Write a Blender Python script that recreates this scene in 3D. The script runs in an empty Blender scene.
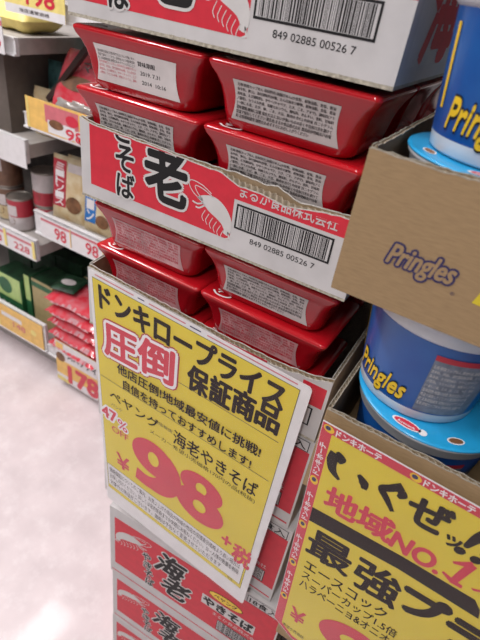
import bpy, bmesh, math, random
from mathutils import Vector, Matrix
random.seed(7)
SC = bpy.context.scene
COL = SC.collection
# ------------------------------------------------------------------ materials
MATS = {}
def mat(name, col, rough=.5, metal=0, var=.04, scale=40, bump=0, bscale=60, coat=0, alpha=1, trans=0, spec=.5, col2=None, stretch=None):
    if name in MATS: return MATS[name]
    m = bpy.data.materials.new(name); m.use_nodes = True
    nt = m.node_tree; p = nt.nodes['Principled BSDF']
    p.inputs['Roughness'].default_value = rough; p.inputs['Metallic'].default_value = metal
    p.inputs['Coat Weight'].default_value = coat; p.inputs['Coat Roughness'].default_value = .08
    p.inputs['Specular IOR Level'].default_value = spec
    p.inputs['Transmission Weight'].default_value = trans
    p.inputs['Alpha'].default_value = alpha
    tc = nt.nodes.new('ShaderNodeTexCoord'); src = tc.outputs['Object']
    if stretch:
        mp = nt.nodes.new('ShaderNodeMapping'); mp.inputs['Scale'].default_value = stretch
        nt.links.new(src, mp.inputs['Vector']); src = mp.outputs['Vector']
    n = nt.nodes.new('ShaderNodeTexNoise'); n.inputs['Scale'].default_value = scale; n.inputs['Detail'].default_value = 6
    nt.links.new(src, n.inputs['Vector'])
    r = nt.nodes.new('ShaderNodeMix'); r.data_type = 'RGBA'
    c2 = col2 if col2 else tuple(max(0, c*(1-var*4)) for c in col)
    r.inputs[6].default_value = (*[min(1, c*(1+var)) for c in col], 1); r.inputs[7].default_value = (*c2, 1)
    mr = nt.nodes.new('ShaderNodeMapRange'); mr.inputs[1].default_value = .35; mr.inputs[2].default_value = .75
    nt.links.new(n.outputs['Fac'], mr.inputs[0]); nt.links.new(mr.outputs[0], r.inputs[0])
    nt.links.new(r.outputs[2], p.inputs['Base Color'])
    if bump:
        b = nt.nodes.new('ShaderNodeBump'); b.inputs['Strength'].default_value = bump; b.inputs['Distance'].default_value = .002
        n2 = nt.nodes.new('ShaderNodeTexNoise'); n2.inputs['Scale'].default_value = bscale; n2.inputs['Detail'].default_value = 3
        nt.links.new(src, n2.inputs['Vector']); nt.links.new(n2.outputs['Fac'], b.inputs['Height']); nt.links.new(b.outputs['Normal'], p.inputs['Normal'])
    MATS[name] = m; return m
def lamp_mat(name, col, e):
    m = mat(name, col); p = m.node_tree.nodes['Principled BSDF']
    p.inputs['Emission Color'].default_value = (*col, 1); p.inputs['Emission Strength'].default_value = e
    return m
RED   = mat('red_film', (.37, .005, .012), .2, var=.05, scale=14, bump=.25, bscale=26, coat=.15)
REDL  = mat('red_lid_film', (.50, .008, .015), .14, var=.04, scale=14, bump=.25, bscale=30, coat=.6)
PRED  = mat('red_carton_print', (.60, .020, .040), .55, var=.03, scale=60)
PWHT  = mat('white_carton_board', (.56, .54, .54), .6, var=.03, scale=30, bump=.08, bscale=90)
PGRY  = mat('grey_white_print', (.60, .58, .57), .6, var=.02)
KRAFT = mat('kraft_board', (.34, .225, .115), .75, var=.04, scale=90, bump=.1, bscale=120, stretch=(1, 1, 6))
KRAFT_IN = mat('kraft_inner_board', (.27, .19, .11), .8, var=.05, scale=60)
EDGE  = mat('board_edge', (.40, .36, .29), .85, var=.10, scale=300, bump=.4, bscale=400)
FLUTE = mat('board_fluting', (.42, .35, .26), .85, var=.08, scale=200)
TORN  = mat('torn_paper', (.60, .58, .54), .9, var=.08, scale=300, bump=.4, bscale=300)
INK   = mat('black_ink', (.012, .011, .012), .6, var=.02, spec=.3)
INKG  = mat('dark_grey_ink', (.055, .045, .045), .5, var=.02)
NAVY  = mat('navy_ink', (.03, .025, .10), .5, var=.02)
LBL   = mat('label_film', (.44, .40, .39), .35, var=.05, coat=.3)
LBLP  = mat('pink_label_film', (.58, .30, .31), .3, var=.10, scale=60, coat=.4)
LBLW  = mat('white_label_film', (.62, .58, .57), .35, var=.03, coat=.3)
PINKI = mat('pink_ink', (.60, .16, .19), .5)
YEL   = mat('yellow_card', (.68, .53, .018), .42, var=.015, scale=20, coat=.35)
CARDW = mat('white_card', (.72, .70, .71), .4, var=.02, coat=.3)
SRED  = mat('red_sign_ink', (.60, .025, .055), .42, var=.02, coat=.3)
SBLK  = mat('black_sign_ink', (.020, .011, .010), .6, var=.02, coat=0, spec=.3)
WHT   = mat('white_ink', (.78, .76, .77), .5, var=.01)
BLUE  = mat('blue_cup_film', (.005, .055, .24), .3, var=.15, scale=18, coat=.15, bump=.15, bscale=25, col2=(.012, .11, .36))
LBLUE = mat('light_blue_lid', (.02, .36, .70), .3, var=.04, coat=.4)
CUPW  = mat('white_cup_foam', (.62, .64, .68), .35, var=.04, scale=30, coat=.3)
CUPD  = mat('grey_cup_side', (.16, .17, .19), .35, var=.08, coat=.4)
YINK  = mat('yellow_ink', (.80, .52, .02), .4, var=.03)
DRED  = mat('deep_red_ink', (.45, .02, .04), .4)
GREYI = mat('grey_panel_ink', (.17, .20, .26), .4, var=.10, scale=150)
CLEAR = mat('clear_plastic', (.95, .95, .97), .15, trans=1, alpha=.03, var=0)
SHELF = mat('shelf_metal', (.42, .39, .37), .45, var=.04)
SHDK  = mat('shelf_back', (.10, .085, .08), .6, var=.1)
BRKT  = mat('dark_bracket', (.035, .015, .012), .5)
RAILW = mat('white_rail', (.70, .69, .70), .35)
ORNG  = mat('orange_card', (.80, .50, .14), .5)
PYEL  = mat('pale_yellow_card', (.80, .66, .22), .5)
GRN   = mat('green_box_print', (.02, .13, .05), .45, var=.1)
GRNL  = mat('pale_green_print', (.45, .60, .22), .45)
TAN   = mat('tan_box_board', (.42, .34, .17), .6)
DGRN  = mat('dark_green_print', (.012, .05, .022), .5, var=.2)
CANM  = mat('can_metal', (.30, .27, .24), .35, metal=.6)
CANR  = mat('can_red', (.42, .03, .05), .35)
CANW  = mat('can_white', (.55, .50, .50), .35)
BROWN = mat('brown_food_print', (.20, .09, .04), .5, var=.15)
JAR   = mat('brown_jar', (.17, .09, .055), .4, var=.1)
LEAD  = mat('grey_carton', (.13, .105, .09), .7)
BAGR  = mat('red_bag_film', (.60, .03, .05), .22, var=.12, scale=30, col2=(.60, .16, .19), bump=1, bscale=22, coat=.6)
BAGP  = mat('pink_bag_print', (.62, .33, .36), .28, var=.1, scale=30, bump=.8, bscale=24, coat=.5)
SILV  = mat('silver_bag_film', (.55, .52, .50), .25, metal=.4, bump=.8, bscale=30)
PACKY = mat('food_photo_print', (.62, .55, .38), .4, var=.1, scale=22, col2=(.50, .33, .14))
PBLUE = mat('blue_pack_print', (.02, .17, .50), .4)
TEAL  = mat('teal_pack_print', (.07, .20, .20), .5, var=.2)

# ------------------------------------------------------------------ mesh helpers
def empty(name, loc=(0, 0, 0), rz=0):
    o = bpy.data.objects.new(name, None); COL.objects.link(o); o.location = loc; o.rotation_euler = (0, 0, rz)
    o.empty_display_size = .02
    return o
def tag(o, label=None, cat=None, group=None, kind=None):
    if label: o['label'] = label
    if cat: o['category'] = cat
    if group: o['group'] = group
    if kind: o['kind'] = kind
    return o
GC = {}
def glyph(body, bold=0, res=4):
    k = (body, bold, res)
    if k not in GC:
        c = bpy.data.curves.new('lettering', 'FONT'); c.body = body; c.size = 1; c.offset = bold; c.resolution_u = res
        o = bpy.data.objects.new('lettering', c)
        me = bpy.data.meshes.new_from_object(o)
        GC[k] = ([(v.co.x, v.co.y) for v in me.vertices], [tuple(p.vertices) for p in me.polygons])
        bpy.data.meshes.remove(me); bpy.data.objects.remove(o); bpy.data.curves.remove(c)
    return GC[k]
EPS = .00016
class M:
    def __init__(s, fmap=None):
        s.v = []; s.f = []; s.m = []; s.mats = []; s.sm = []; s.map = fmap
    def mi(s, m):
        if m not in s.mats: s.mats.append(m)
        return s.mats.index(m)
    def add(s, vs, fs, m, smooth=False):
        b = len(s.v); i = s.mi(m); s.v += [tuple(x) for x in vs]
        for f in fs:
            s.f.append([b + k for k in f]); s.m.append(i); s.sm.append(smooth)
    def box(s, a, b, m, mtx=None):
        x0, y0, z0 = a; x1, y1, z1 = b
        vs = [(x0,y0,z0),(x1,y0,z0),(x1,y1,z0),(x0,y1,z0),(x0,y0,z1),(x1,y0,z1),(x1,y1,z1),(x0,y1,z1)]
        if mtx: vs = [mtx @ Vector(p) for p in vs]
        s.add(vs, [(0,3,2,1),(4,5,6,7),(0,1,5,4),(1,2,6,5),(2,3,7,6),(3,0,4,7)], m)
    def bar(s, p, q, w, m, up=(0, 0, 1)):
        p = Vector(p); q = Vector(q); d = (q-p).normalized(); a = d.cross(Vector(up)).normalized()*w/2; b = a.cross(d).normalized()*w/2
        vs = [p-a-b, p+a-b, p+a+b, p-a+b, q-a-b, q+a-b, q+a+b, q-a+b]
        s.add(vs, [(0,1,2,3),(7,6,5,4),(0,4,5,1),(1,5,6,2),(2,6,7,3),(3,7,4,0)], m)
    def rings(s, loops, m, cap0=True, cap1=True, smooth=True):
        n = len(loops[0]); vs = [p for l in loops for p in l]; fs = []
        for i in range(len(loops)-1):
            for j in range(n):
                k = (j+1) % n; fs.append((i*n+j, i*n+k, (i+1)*n+k, (i+1)*n+j))
        s.add(vs, fs, m, smooth)
        if cap0: s.add(loops[0][::-1], [tuple(range(n))], m)
        if cap1: s.add(loops[-1], [tuple(range(n))], m)
    def lathe(s, prof, m, n=64, cap0=True, cap1=True, c=(0, 0)):
        s.rings([[(c[0]+r*math.cos(2*math.pi*j/n), c[1]+r*math.sin(2*math.pi*j/n), z) for j in range(n)] for r, z in prof], m, cap0, cap1)
    # ---- flat printing in (u, v) through s.map(u, v, layer)
    def poly(s, pts, m, layer=1):
        s.add([s.map(u, v, layer) for u, v in pts], [tuple(range(len(pts)))], m)
    def rect(s, u0, v0, u1, v1, m, layer=1, nu=1, nv=1):
        vs = []; fs = []
        for j in range(nv+1):
            for i in range(nu+1): vs.append(s.map(u0+(u1-u0)*i/nu, v0+(v1-v0)*j/nv, layer))
        for j in range(nv):
            for i in range(nu):
                a = j*(nu+1)+i; fs.append((a, a+1, a+nu+2, a+nu+1))
        s.add(vs, fs, m, nu > 1)
    def frame(s, u0, v0, u1, v1, w, m, layer=2):
        s.rect(u0, v0, u1, v0+w, m, layer); s.rect(u0, v1-w, u1, v1, m, layer)
        s.rect(u0, v0+w, u0+w, v1-w, m, layer); s.rect(u1-w, v0+w, u1, v1-w, m, layer)
    def ellipse(s, u, v, a, b, m, layer=1, rot=0, n=32):
        c, d = math.cos(rot), math.sin(rot)
        s.poly([(u+a*math.cos(t)*c-b*math.sin(t)*d, v+a*math.cos(t)*d+b*math.sin(t)*c) for t in [2*math.pi*k/n for k in range(n)]], m, layer)
    def text(s, body, u0, v0, u1, v1, m, layer=2, bold=.02, res=4, outline=None, shear=0, rot=0, clip=None, ol=.003, slope=0):
        vs, fs = glyph(body, 0, res); dil = bold*abs(v1-v0)*.75
        if not vs: return
        xs = [p[0] for p in vs]; ys = [p[1] for p in vs]
        a, b, c, d = min(xs), max(xs), min(ys), max(ys)
        b = max(b, a+1e-4); d = max(d, c+1e-4)
        def tr(p, du=0, dv=0):
            x = (p[0]-a)/(b-a); y = (p[1]-c)/(d-c)
            if rot == 90: x, y = 1-y, x       # reads upwards
            U = u0+(u1-u0)*x+shear*(y-.5)*(v1-v0); V = v0+(v1-v0)*y+slope*(U-u0)
            return (U+du, V+dv)
        def emit(du, dv, mm, ly):
            pts = [tr(p, du, dv) for p in vs]; ff = fs
            if clip is not None:
                bm = bmesh.new(); bv = [bm.verts.new((p[0], p[1], 0)) for p in pts]
                for f in fs:
                    try: bm.faces.new([bv[i] for i in f])
                    except ValueError: pass
                bmesh.ops.bisect_plane(bm, geom=bm.verts[:]+bm.edges[:]+bm.faces[:], plane_co=(0, clip, 0), plane_no=(0, 1, 0), clear_outer=True)
                bm.verts.index_update(); pts = [(v.co.x, v.co.y) for v in bm.verts]; ff = [tuple(v.index for v in f.verts) for f in bm.faces]; bm.free()
            s.add([s.map(u, v, ly) for u, v in pts], ff, mm)
        if outline:
            for k in range(12):
                t = k*math.pi/6; emit((ol+dil)*math.cos(t), (ol+dil)*math.sin(t), outline, layer+.06*k)
            layer += 1
        emit(0, 0, m, layer)
        if bold >= .012:
            nd = 2 if res <= 2 else 8
            if rot == 90: dil = bold*abs(u1-u0)*.75
            for k in range(nd):
                t = 2*k*math.pi/nd; emit(dil*math.cos(t), dil*math.sin(t), m, layer+.03*(k+1))
    def stroke(s, pts, ws, m, layer=2):
        L = []; R = []
        for i, p in enumerate(pts):
            a = pts[max(0, i-1)]; b = pts[min(len(pts)-1, i+1)]
            dx, dy = b[0]-a[0], b[1]-a[1]; l = math.hypot(dx, dy) or 1; w = (ws[i] if isinstance(ws, (list, tuple)) else ws)/2
            L.append((p[0]-dy/l*w, p[1]+dx/l*w)); R.append((p[0]+dy/l*w, p[1]-dx/l*w))
        n = len(pts)
        s.add([s.map(u, v, layer) for u, v in L+R], [(i, i+1, n+i+1, n+i) for i in range(n-1)], m)
    def build(s, name, parent=None, loc=None, bevel=0):
        me = bpy.data.meshes.new(name); me.from_pydata(s.v, [], s.f); me.update()
        for mm in s.mats: me.materials.append(mm)
        me.polygons.foreach_set('material_index', s.m); me.polygons.foreach_set('use_smooth', s.sm)
        o = bpy.data.objects.new(name, me); COL.objects.link(o)
        if parent: o.parent = parent
        if loc: o.location = loc
        if bevel:
            md = o.modifiers.new('bevel', 'BEVEL'); md.width = bevel; md.segments = 2; md.limit_method = 'ANGLE'
        return o
def children(o): return [c for c in COL.objects if c.parent == o]
def copy_tree(o, parent=None):
    c = o.copy(); COL.objects.link(c); c.parent = parent
    for ch in children(o): copy_tree(ch, c)
    return c
def smooth_path(pts, n=6):
    out = []
    for i in range(len(pts)-1):
        p0 = pts[max(i-1, 0)]; p1 = pts[i]; p2 = pts[i+1]; p3 = pts[min(i+2, len(pts)-1)]
        for k in range(n):
            t = k/n
            out.append(tuple(.5*((2*b)+(-a+c)*t+(2*a-5*b+4*c-d)*t*t+(-a+3*b-3*c+d)*t**3) for a, b, c, d in zip(p0, p1, p2, p3)))
    out.append(tuple(pts[-1])); return out

def shrimp(m, u0, v0, w, h, colr, flip=False, layer=2):
    """a printed shrimp: long antennae, curved body, legs"""
    def P(x, y): return (u0+(1-x if flip else x)*w, v0+y*h)
    body = smooth_path([(.22,.66,.02),(.36,.66,.18),(.54,.62,.33),(.72,.53,.34),(.87,.38,.27),(.93,.20,.18),(.90,.06,.10)])
    m.stroke([P(a, b) for a, b, c in body], [c*h*1.1 for a, b, c in body], colr, layer)
    for pts, wd in (([(.34,.62),(.14,.72),(.02,.88),(.06,.99),(.30,.96),(.52,.84)], .016), ([(.34,.64),(.20,.78),(.16,.90),(.34,.88),(.56,.78)], .016),
                    ([(.36,.58),(.24,.52),(.12,.54)], .03), ([(.40,.54),(.28,.44),(.20,.44)], .03)):
        m.stroke([P(*p) for p in smooth_path(pts)], wd*w, colr, layer)
    for k in range(6):
        x = .42+k*.09; y = .44-k*.055
        m.stroke([P(*p) for p in smooth_path([(x, y), (x-.06, y-.16), (x-.02, y-.26)])], .014*w, colr, layer)
    m.stroke([P(*p) for p in [(.95,.14),(1.0,.0),(.90,-.04)]], [.02*w, .06*w, .02*w], colr, layer)

def barcode(m, u0, v0, u1, v1, layer=2, lw=.0022, seed=3):
    rnd = random.Random(seed)
    m.rect(u0, v0, u1, v1, PWHT, layer-.5); m.frame(u0, v0, u1, v1, lw, INK, layer)
    u = u0+lw*2.2; e = u1-lw*2.2
    while u < e:
        w = rnd.choice((.0006, .0006, .0012, .0018))
        if u+w > e: break
        m.rect(u, v0+lw*1.15, u+w, v1-lw*1.15, INK, layer); u += w+rnd.choice((.0006, .0007, .0012))

# ------------------------------------------------------------------ corrugated board wall with open flutes
def panel(name, parent, O, du, dn, W, top_o, top_i, liner, inner, printer=None, th=.0042, period=.0075, bot=0):
    O = Vector(O); du = Vector(du); dn = Vector(dn); Z = Vector((0, 0, 1)); t = .0005
    m = M(lambda u, v, l: O+du*u+Z*v-dn*(l*EPS))
    N = max(8, int(W/.004))
    for n0, tf, mm in ((0, top_o, liner), (th-t, top_i, inner)):
        vs = []; fs = []
        for i in range(N+1):
            u = W*i/N
            for (a, z) in ((n0, bot), (n0+t, bot), (n0+t, tf(u)), (n0, tf(u))): vs.append(O+du*u+dn*a+Z*z)
        for i in range(N):
            a = i*4; b = a+4
            for k in range(4): fs.append((a+k, b+k, b+(k+1) % 4, a+(k+1) % 4))
        fs += [(0, 1, 2, 3), (N*4+3, N*4+2, N*4+1, N*4)]
        m.add(vs, fs, mm)
    # torn rim: light fibre along the lips
    for n0, tf in ((0, top_o), (th-t, top_i)):
        vs = []; fs = []
        for i in range(N+1):
            u = W*i/N; z = tf(u)
            for (a, zz) in ((n0-.0001, z-.0006), (n0-.0001, z+.0003), (n0+t+.0001, z+.0003), (n0+t+.0001, z-.0006)): vs.append(O+du*u+dn*a+Z*zz)
        for i in range(N):
            a = i*4; b = a+4
            for k in range(3): fs.append((a+k, b+k, b+k+1, a+k+1))
        m.add(vs, fs, TORN if liner is not KRAFT else EDGE)
    # fluting
    n = int(W/period*10); vs = []; fs = []
    for i in range(n+1):
        u = W*i/n; y = th/2+(th/2-t*1.0)*math.sin(2*math.pi*u/period); z = min(top_o(u), top_i(u))*.5+max(top_o(u), top_i(u))*.5-.0006
        for q in (-.00022, .00022): vs += [O+du*u+dn*(y+q)+Z*bot, O+du*u+dn*(y+q)+Z*z]
    for i in range(n):
        a = i*4; b = a+4; fs += [(a, b, b+1, a+1), (a+2, a+3, b+3, b+2), (a+1, b+1, b+3, a+3)]
    m.add(vs, fs, FLUTE)
    if printer: printer(m)
    return m.build(name, parent)
def jag(pts, amp, seed):
    rnd = random.Random(seed); J = [rnd.uniform(-1, 1) for _ in range(400)]
    def f(u):
        z = pts[-1][1]
        for (a, za), (b, zb) in zip(pts, pts[1:]):
            if u <= b: z = za+(zb-za)*max(0, (u-a))/(b-a); break
        k = max(0, u)/.0055; i = int(k); q = k-i
        return z+amp*(J[i % 400]*(1-q)+J[(i+1) % 400]*q)
    return f

# ------------------------------------------------------------------ SETTING
def struct(name, build):
    m = M(); build(m); o = m.build(name); tag(o, kind='structure'); return o
FLOORM = mat('vinyl_floor', (.76, .665, .68), .45, var=.0, scale=9, col2=(.63, .545, .56), bump=.05)
nt = FLOORM.node_tree
FLOORM.node_tree.nodes['Principled BSDF'].inputs['Coat Weight'].default_value = .15
fl = struct('floor', lambda m: m.box((-4, -3.5, -.05), (3.5, 2.2, 0), FLOORM))
# white flecks of the vinyl
n2 = nt.nodes.new('ShaderNodeTexNoise'); n2.inputs['Scale'].default_value = 14; n2.inputs['Detail'].default_value = 8; n2.inputs['Roughness'].default_value = .7
mr = nt.nodes.new('ShaderNodeMapRange'); mr.inputs[1].default_value = .5; mr.inputs[2].default_value = .9
mx = nt.nodes.new('ShaderNodeMix'); mx.data_type = 'RGBA'; mx.inputs[7].default_value = (.88, .82, .83, 1)
p = nt.nodes['Principled BSDF']; lk = p.inputs['Base Color'].links[0].from_socket
tc = [n for n in nt.nodes if n.type == 'TEX_COORD'][0]
nt.links.new(tc.outputs['Object'], n2.inputs['Vector']); nt.links.new(n2.outputs['Fac'], mr.inputs[0]); nt.links.new(mr.outputs[0], mx.inputs[0])
nt.links.new(lk, mx.inputs[6]); nt.links.new(mx.outputs[2], p.inputs['Base Color'])
CEILM = mat('ceiling_board', (.75, .75, .75), .8)
struct('ceiling', lambda m: m.box((-4, -3.5, 3.0), (3.5, 2.2, 3.05), CEILM))
WALLM = mat('store_wall', (.55, .53, .50), .7)
struct('wall_back', lambda m: m.box((-4, 2.2, 0), (3.5, 2.25, 3.0), WALLM))

# ------------------------------------------------------------------ TRAYS
TW, TD, TH = .179, .124, .0622
PROF = [(0, .0165), (.004, .0135), (.015, .0115), (.028, .0098), (.038, .0075), (.047, .0042), (.0525, .0012), (.0565, 0)]
def inset(z):
    for (a, ia), (b, ib) in zip(PROF, PROF[1:]):
        if z <= b: return ia+(ib-ia)*(z-a)/(b-a)
    return 0
def rrect(ins, z, rad, n=8, w=TW, d=TD):
    pts = []; k_ = min(1, max(0, ins/.0165)); ix = ins*1.25 if ins > 0 else ins; iy = ins*.75; x0, y0, x1, y1 = ix, iy, w-ix, d-iy; r = rad if rad < .0155 or ins < 0 else .006+.013*k_
    for cx, cy, a0 in ((x1-r, y0+r, -90), (x1-r, y1-r, 0), (x0+r, y1-r, 90), (x0+r, y0+r, 180)):
        for k in range(n+1):
            t = math.radians(a0+90*k/n); pts.append((cx+r*math.cos(t), cy+r*math.sin(t), z))
    return pts
INGR = ["名称:即席カップめん 原材料名:油揚げめん(小麦粉、植物油脂、食塩、醤油",
        "香辛料、卵白)、添付調味料(砂糖、たん白加水分解物、植物油脂、食塩、醤油",
        "香味油、えび調味料)、かやく(キャベツ、えび、ごま、アオサ)、調味料(アミ",
        "ノ酸等)、カラメル色素、炭酸カルシウム、酸味料、かんすい、香料、甘味料",
        "(一部に小麦、えび、卵、ごま、大豆、豚肉を含む) 内容量 百二十グラム",
        "賞味期限:側面に記載 保存方法:においが強いものの近くや直射日光を避けて",
        "常温で保存してください 製造者:まるか食品株式会社 群馬県伊勢崎市戸谷塚",
        "町 お客様相談室 調理方法:必ずすぐにお召し上がりください"]
def make_tray(style):
    t = empty('noodle_tray')
    m = M(); m.rings([rrect(i, z, .016) for z, i in PROF], RED, True, False)
    m.build('wrapped_body', t)
    m = M(lambda u, v, l: (u, v, TH-.0006+l*EPS))
    m.rings([rrect(0, .0565, .006), rrect(-.0006, .0575, .007), rrect(-.0002, .0595, .007), rrect(.002, .0612, .007), rrect(.006, .0618, .007), rrect(.016, .0612, .006)], REDL, False, True)
    # white squiggle mark near the front corner of the lid
    m.stroke(smooth_path([(.014, .013), (.022, .007), (.034, .007), (.040, .012), (.034, .017), (.024, .016), (.022, .012)]), [.0026]*37, WHT, 6)
    m.stroke(smooth_path([(.018, .018), (.028, .021), (.038, .019)]), .0022, WHT, 6)
    m.build('lid', t)
    def lm(u, v, l): return (u, inset(v)*.75-.0004-l*EPS, v)
    x0, x1, z0, z1 = .030, .147, .0090, .0465
    base = {'grey': LBL, 'pink': LBLP, 'date': LBLW}[style]
    m = M(lm); vs = []; fs = []; nz = 10; nx = 6
    for j in range(nz+1):
        q = j/nz; z = z0+(z1-z0)*q; cc = .0035*math.sin(math.pi*q); fl_ = .006*(q-.5)
        for i in range(nx+1):
            a = x0+cc-fl_*0; b = x1-cc+(.5-q)*.004
            vs.append(lm(a+(b-a)*i/nx, z, 1))
    for j in range(nz):
        for i in range(nx):
            a = j*(nx+1)+i; fs.append((a, a+1, a+nx+2, a+nx+1))
    m.add(vs, fs, base, True)
    if style == 'date':
        m.text('賞味期限', .092, .034, .116, .039, INK, bold=.04, res=2)
        m.text('2019. 7.31', .095, .0255, .122, .0295, INK, bold=.02, res=2)
        m.text('2014  10:16', .097, .0165, .130, .0205, INK, bold=.02, res=2)
        for k in range(3): m.text(INGR[k+5][:24], .035, .0385-k*.0036, .088, .0415-k*.0036, INKG, bold=0, res=2)
        for k in range(4): m.text(INGR[k][:22], .035, .0275-k*.0038, .089, .0308-k*.0038, PINKI, bold=.01, res=2)
    else:
        ink = INKG if style == 'grey' else DRED
        n = 8; ph = (z1-z0-.004)/n
        for k in range(n):
            zt = z1-.002-k*ph
            e = x1-.007 if k < 7 else x1-.03
            m.text(INGR[k], x0+.0055, zt-ph*.86, e, zt, ink, bold=.05, res=2)
    m.build('label', t)
    return t
protos = {k: make_tray(k) for k in ('grey', 'pink', 'date')}
used = set()
def tray(style, x, y, z, label, rz=0, grp='red wrapped noodle trays in the open cartons'):
    o = protos[style] if style not in used else copy_tree(protos[style])
    used.add(style); o.location = (x, y, z); o.rotation_euler = (0, 0, rz)
    return tag(o, label, 'food tray', grp)

# ------------------------------------------------------------------ red and white CARTONS
CW, CD = .375, .392
def faceA(top, name_h):
    """long-side print: vertical words, big character, shrimp, barcode. top(u)=cut height or None"""
    full = name_h
    def f(m):
        T = top if top else (lambda u: full-.006)
        n = 60
        def band(u0, u1, v0):
            vs = []; fs = []; k = int((u1-u0)/.005)+1
            for i in range(k+1):
                u = u0+(u1-u0)*i/k; vs += [m.map(u, v0-(.010*(u-u0) if v0 < .03 else 0), 1), m.map(u, T(u)-.0008, 1)]
            for i in range(k): fs.append((2*i, 2*i+2, 2*i+3, 2*i+1))
            m.add(vs, fs, PRED)
        band(.016, .227, .0165); band(.227, CW-.004, .0635)
        cz = (T(.08)-.0015) if top else None
        for ch, a, b in (('や', .115, .143), ('き', .083, .112), ('そ', .049, .079), ('ば', .016, .046)):
            if cz and a > cz: continue
            m.text(ch, .060-.003+(.083-a)*.05, a, .084+(.083-a)*.05, b, INK, 3, .035, outline=PGRY, ol=.0022, clip=cz)
        m.text('老', .104, .030, .163, .094, INK, 3, .045, outline=PGRY, ol=.003, shear=-.12, clip=(T(.14)-.001) if top else None)
        if not top: m.text('海', .108, .104, .168, .168, INK, 3, .045, outline=PGRY, ol=.003)
        shrimp(m, .166, .016, .061, .052, PGRY)
        cz2 = (T(.3)-.001) if top else None
        m.text('まるか食品株式会社', .233, .0675, .346, .0815, PWHT, 3, .015, clip=cz2)
        barcode(m, .231, .031, .346, .0595)
        m.text('849 02885 00526 7', .253, .0195, .332, .0258, INK, 2, .005)
    return f
def faceB(h):
    """short-side print of the closed cartons"""
    def f(m):
        s = h/.2
        m.rect(.012, .036*s, CW-.003, .176*s, PRED, 1)
        m.rect(0.004, .009, CW-.004, .0125, PRED, 1)
        m.rect(.300, .1815*s, .371, .1975*s, PWHT, 1.2)
        m.frame(.306, .1765*s, .369, .1965*s, .0012, INK, 2.5); m.rect(.306, .1765*s, .369, .1965*s, PWHT, 1.6)
        m.text('18食入', .311, .1795*s, .365, .1935*s, INK, 3, .03)
        shrimp(m, .014, .110*s, .088, .052*s, PGRY, flip=True)
        for ch, a, b in (('や', .108, .130), ('き', .084, .106), ('そ', .060, .082), ('ば', .036, .058)):
            m.text(ch, .083+(.1-a)*.16, a*s, .102+(.1-a)*.16, b*s, INK, 3, .03, outline=PGRY, ol=.0016, shear=.1)
        m.text('海', .118, .104*s, .178, .164*s, INK, 3, .045, outline=PGRY, ol=.003, shear=.25)
        m.text('老', .134, .050*s, .194, .106*s, INK, 3, .045, outline=PGRY, ol=.003, shear=.25)
        m.ellipse(.270, .138*s, .036, .0115*s, INK, 3); m.ellipse(.270, .138*s, .0345, .0102*s, YINK, 4)
        m.text('ペヤング', .246, .133*s, .294, .143*s, INK, 5, .03)
        m.rect(.222, .094*s, .335, .122*s, PGRY, 3)
        m.text('やきそば', .226, .0965*s, .331, .1195*s, INK, 4, .07)
        m.text('まるか食品株式会社', .25, .078*s, .352, .088*s, PGRY, 3, .01)
        barcode(m, .262, .040*s, .352, .072*s, 3, .0014, 5)
    return f
def closed_carton(name, x, y, z, h, rz, label):
    t = empty(name, (x, y, z), rz); g = .0015
    m = M(lambda u, v, l: (u, -l*EPS, v)); h2 = h-g
    m.box((0, 0, 0), (CW, CD, h2-.003), PWHT); faceB(h2)(m)
    # side print
    m2 = M(lambda u, v, l: (-l*EPS, CD-u, v)); m2.rect(.012, .036, CD-.012, h2-.03, PRED, 1)
    m2.text('海老', .12, .06, .26, .13, INK, 3, .045, outline=PGRY)
    for vs_, f_, k_ in [(m2.v, m2.f, m2.m)]:
        b = len(m.v); m.v += vs_
        for f, k in zip(f_, k_): m.f.append([i+b for i in f]); m.m.append(m.mi(m2.mats[k])); m.sm.append(False)
    m.build('carton_body', t)
    for y0, y1 in ((0, CD/2-.001), (CD/2+.001, CD)):
        m = M(); m.box((0, y0, h2-.003), (CW, y1, h2), PWHT); m.build('top_flap', t)
    m = M(); m.box((CW/2-.19 if 0 else .0, CD/2-.024, h2), (CW, CD/2+.024, h2+.0003), TAN); m.build('packing_tape', t)
    return tag(t, label, 'carton', 'red and white cartons stacked under the price sign')
SX = .055
closed_carton('noodle_carton', SX, -.018, 0, .205, math.radians(2.5), 'closed red and white noodle carton standing on the floor, lowest of the stack')
closed_carton('noodle_carton', SX+.002, -.018, .205, .203, math.radians(2.5), 'closed red and white carton second up from the floor, lower printed front below the sign')
closed_carton('noodle_carton', SX-.001, -.020, .408, .232, math.radians(2.5), 'closed red and white carton just under the bottom edge of the yellow 98 sign')
closed_carton('noodle_carton', .022, .001, .640, .205, 0, 'closed red and white carton behind the lower half of the yellow 98 sign')
closed_carton('noodle_carton', .012, .001, .845, .189, 0, 'closed red and white carton behind the upper half of the yellow 98 sign')

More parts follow.
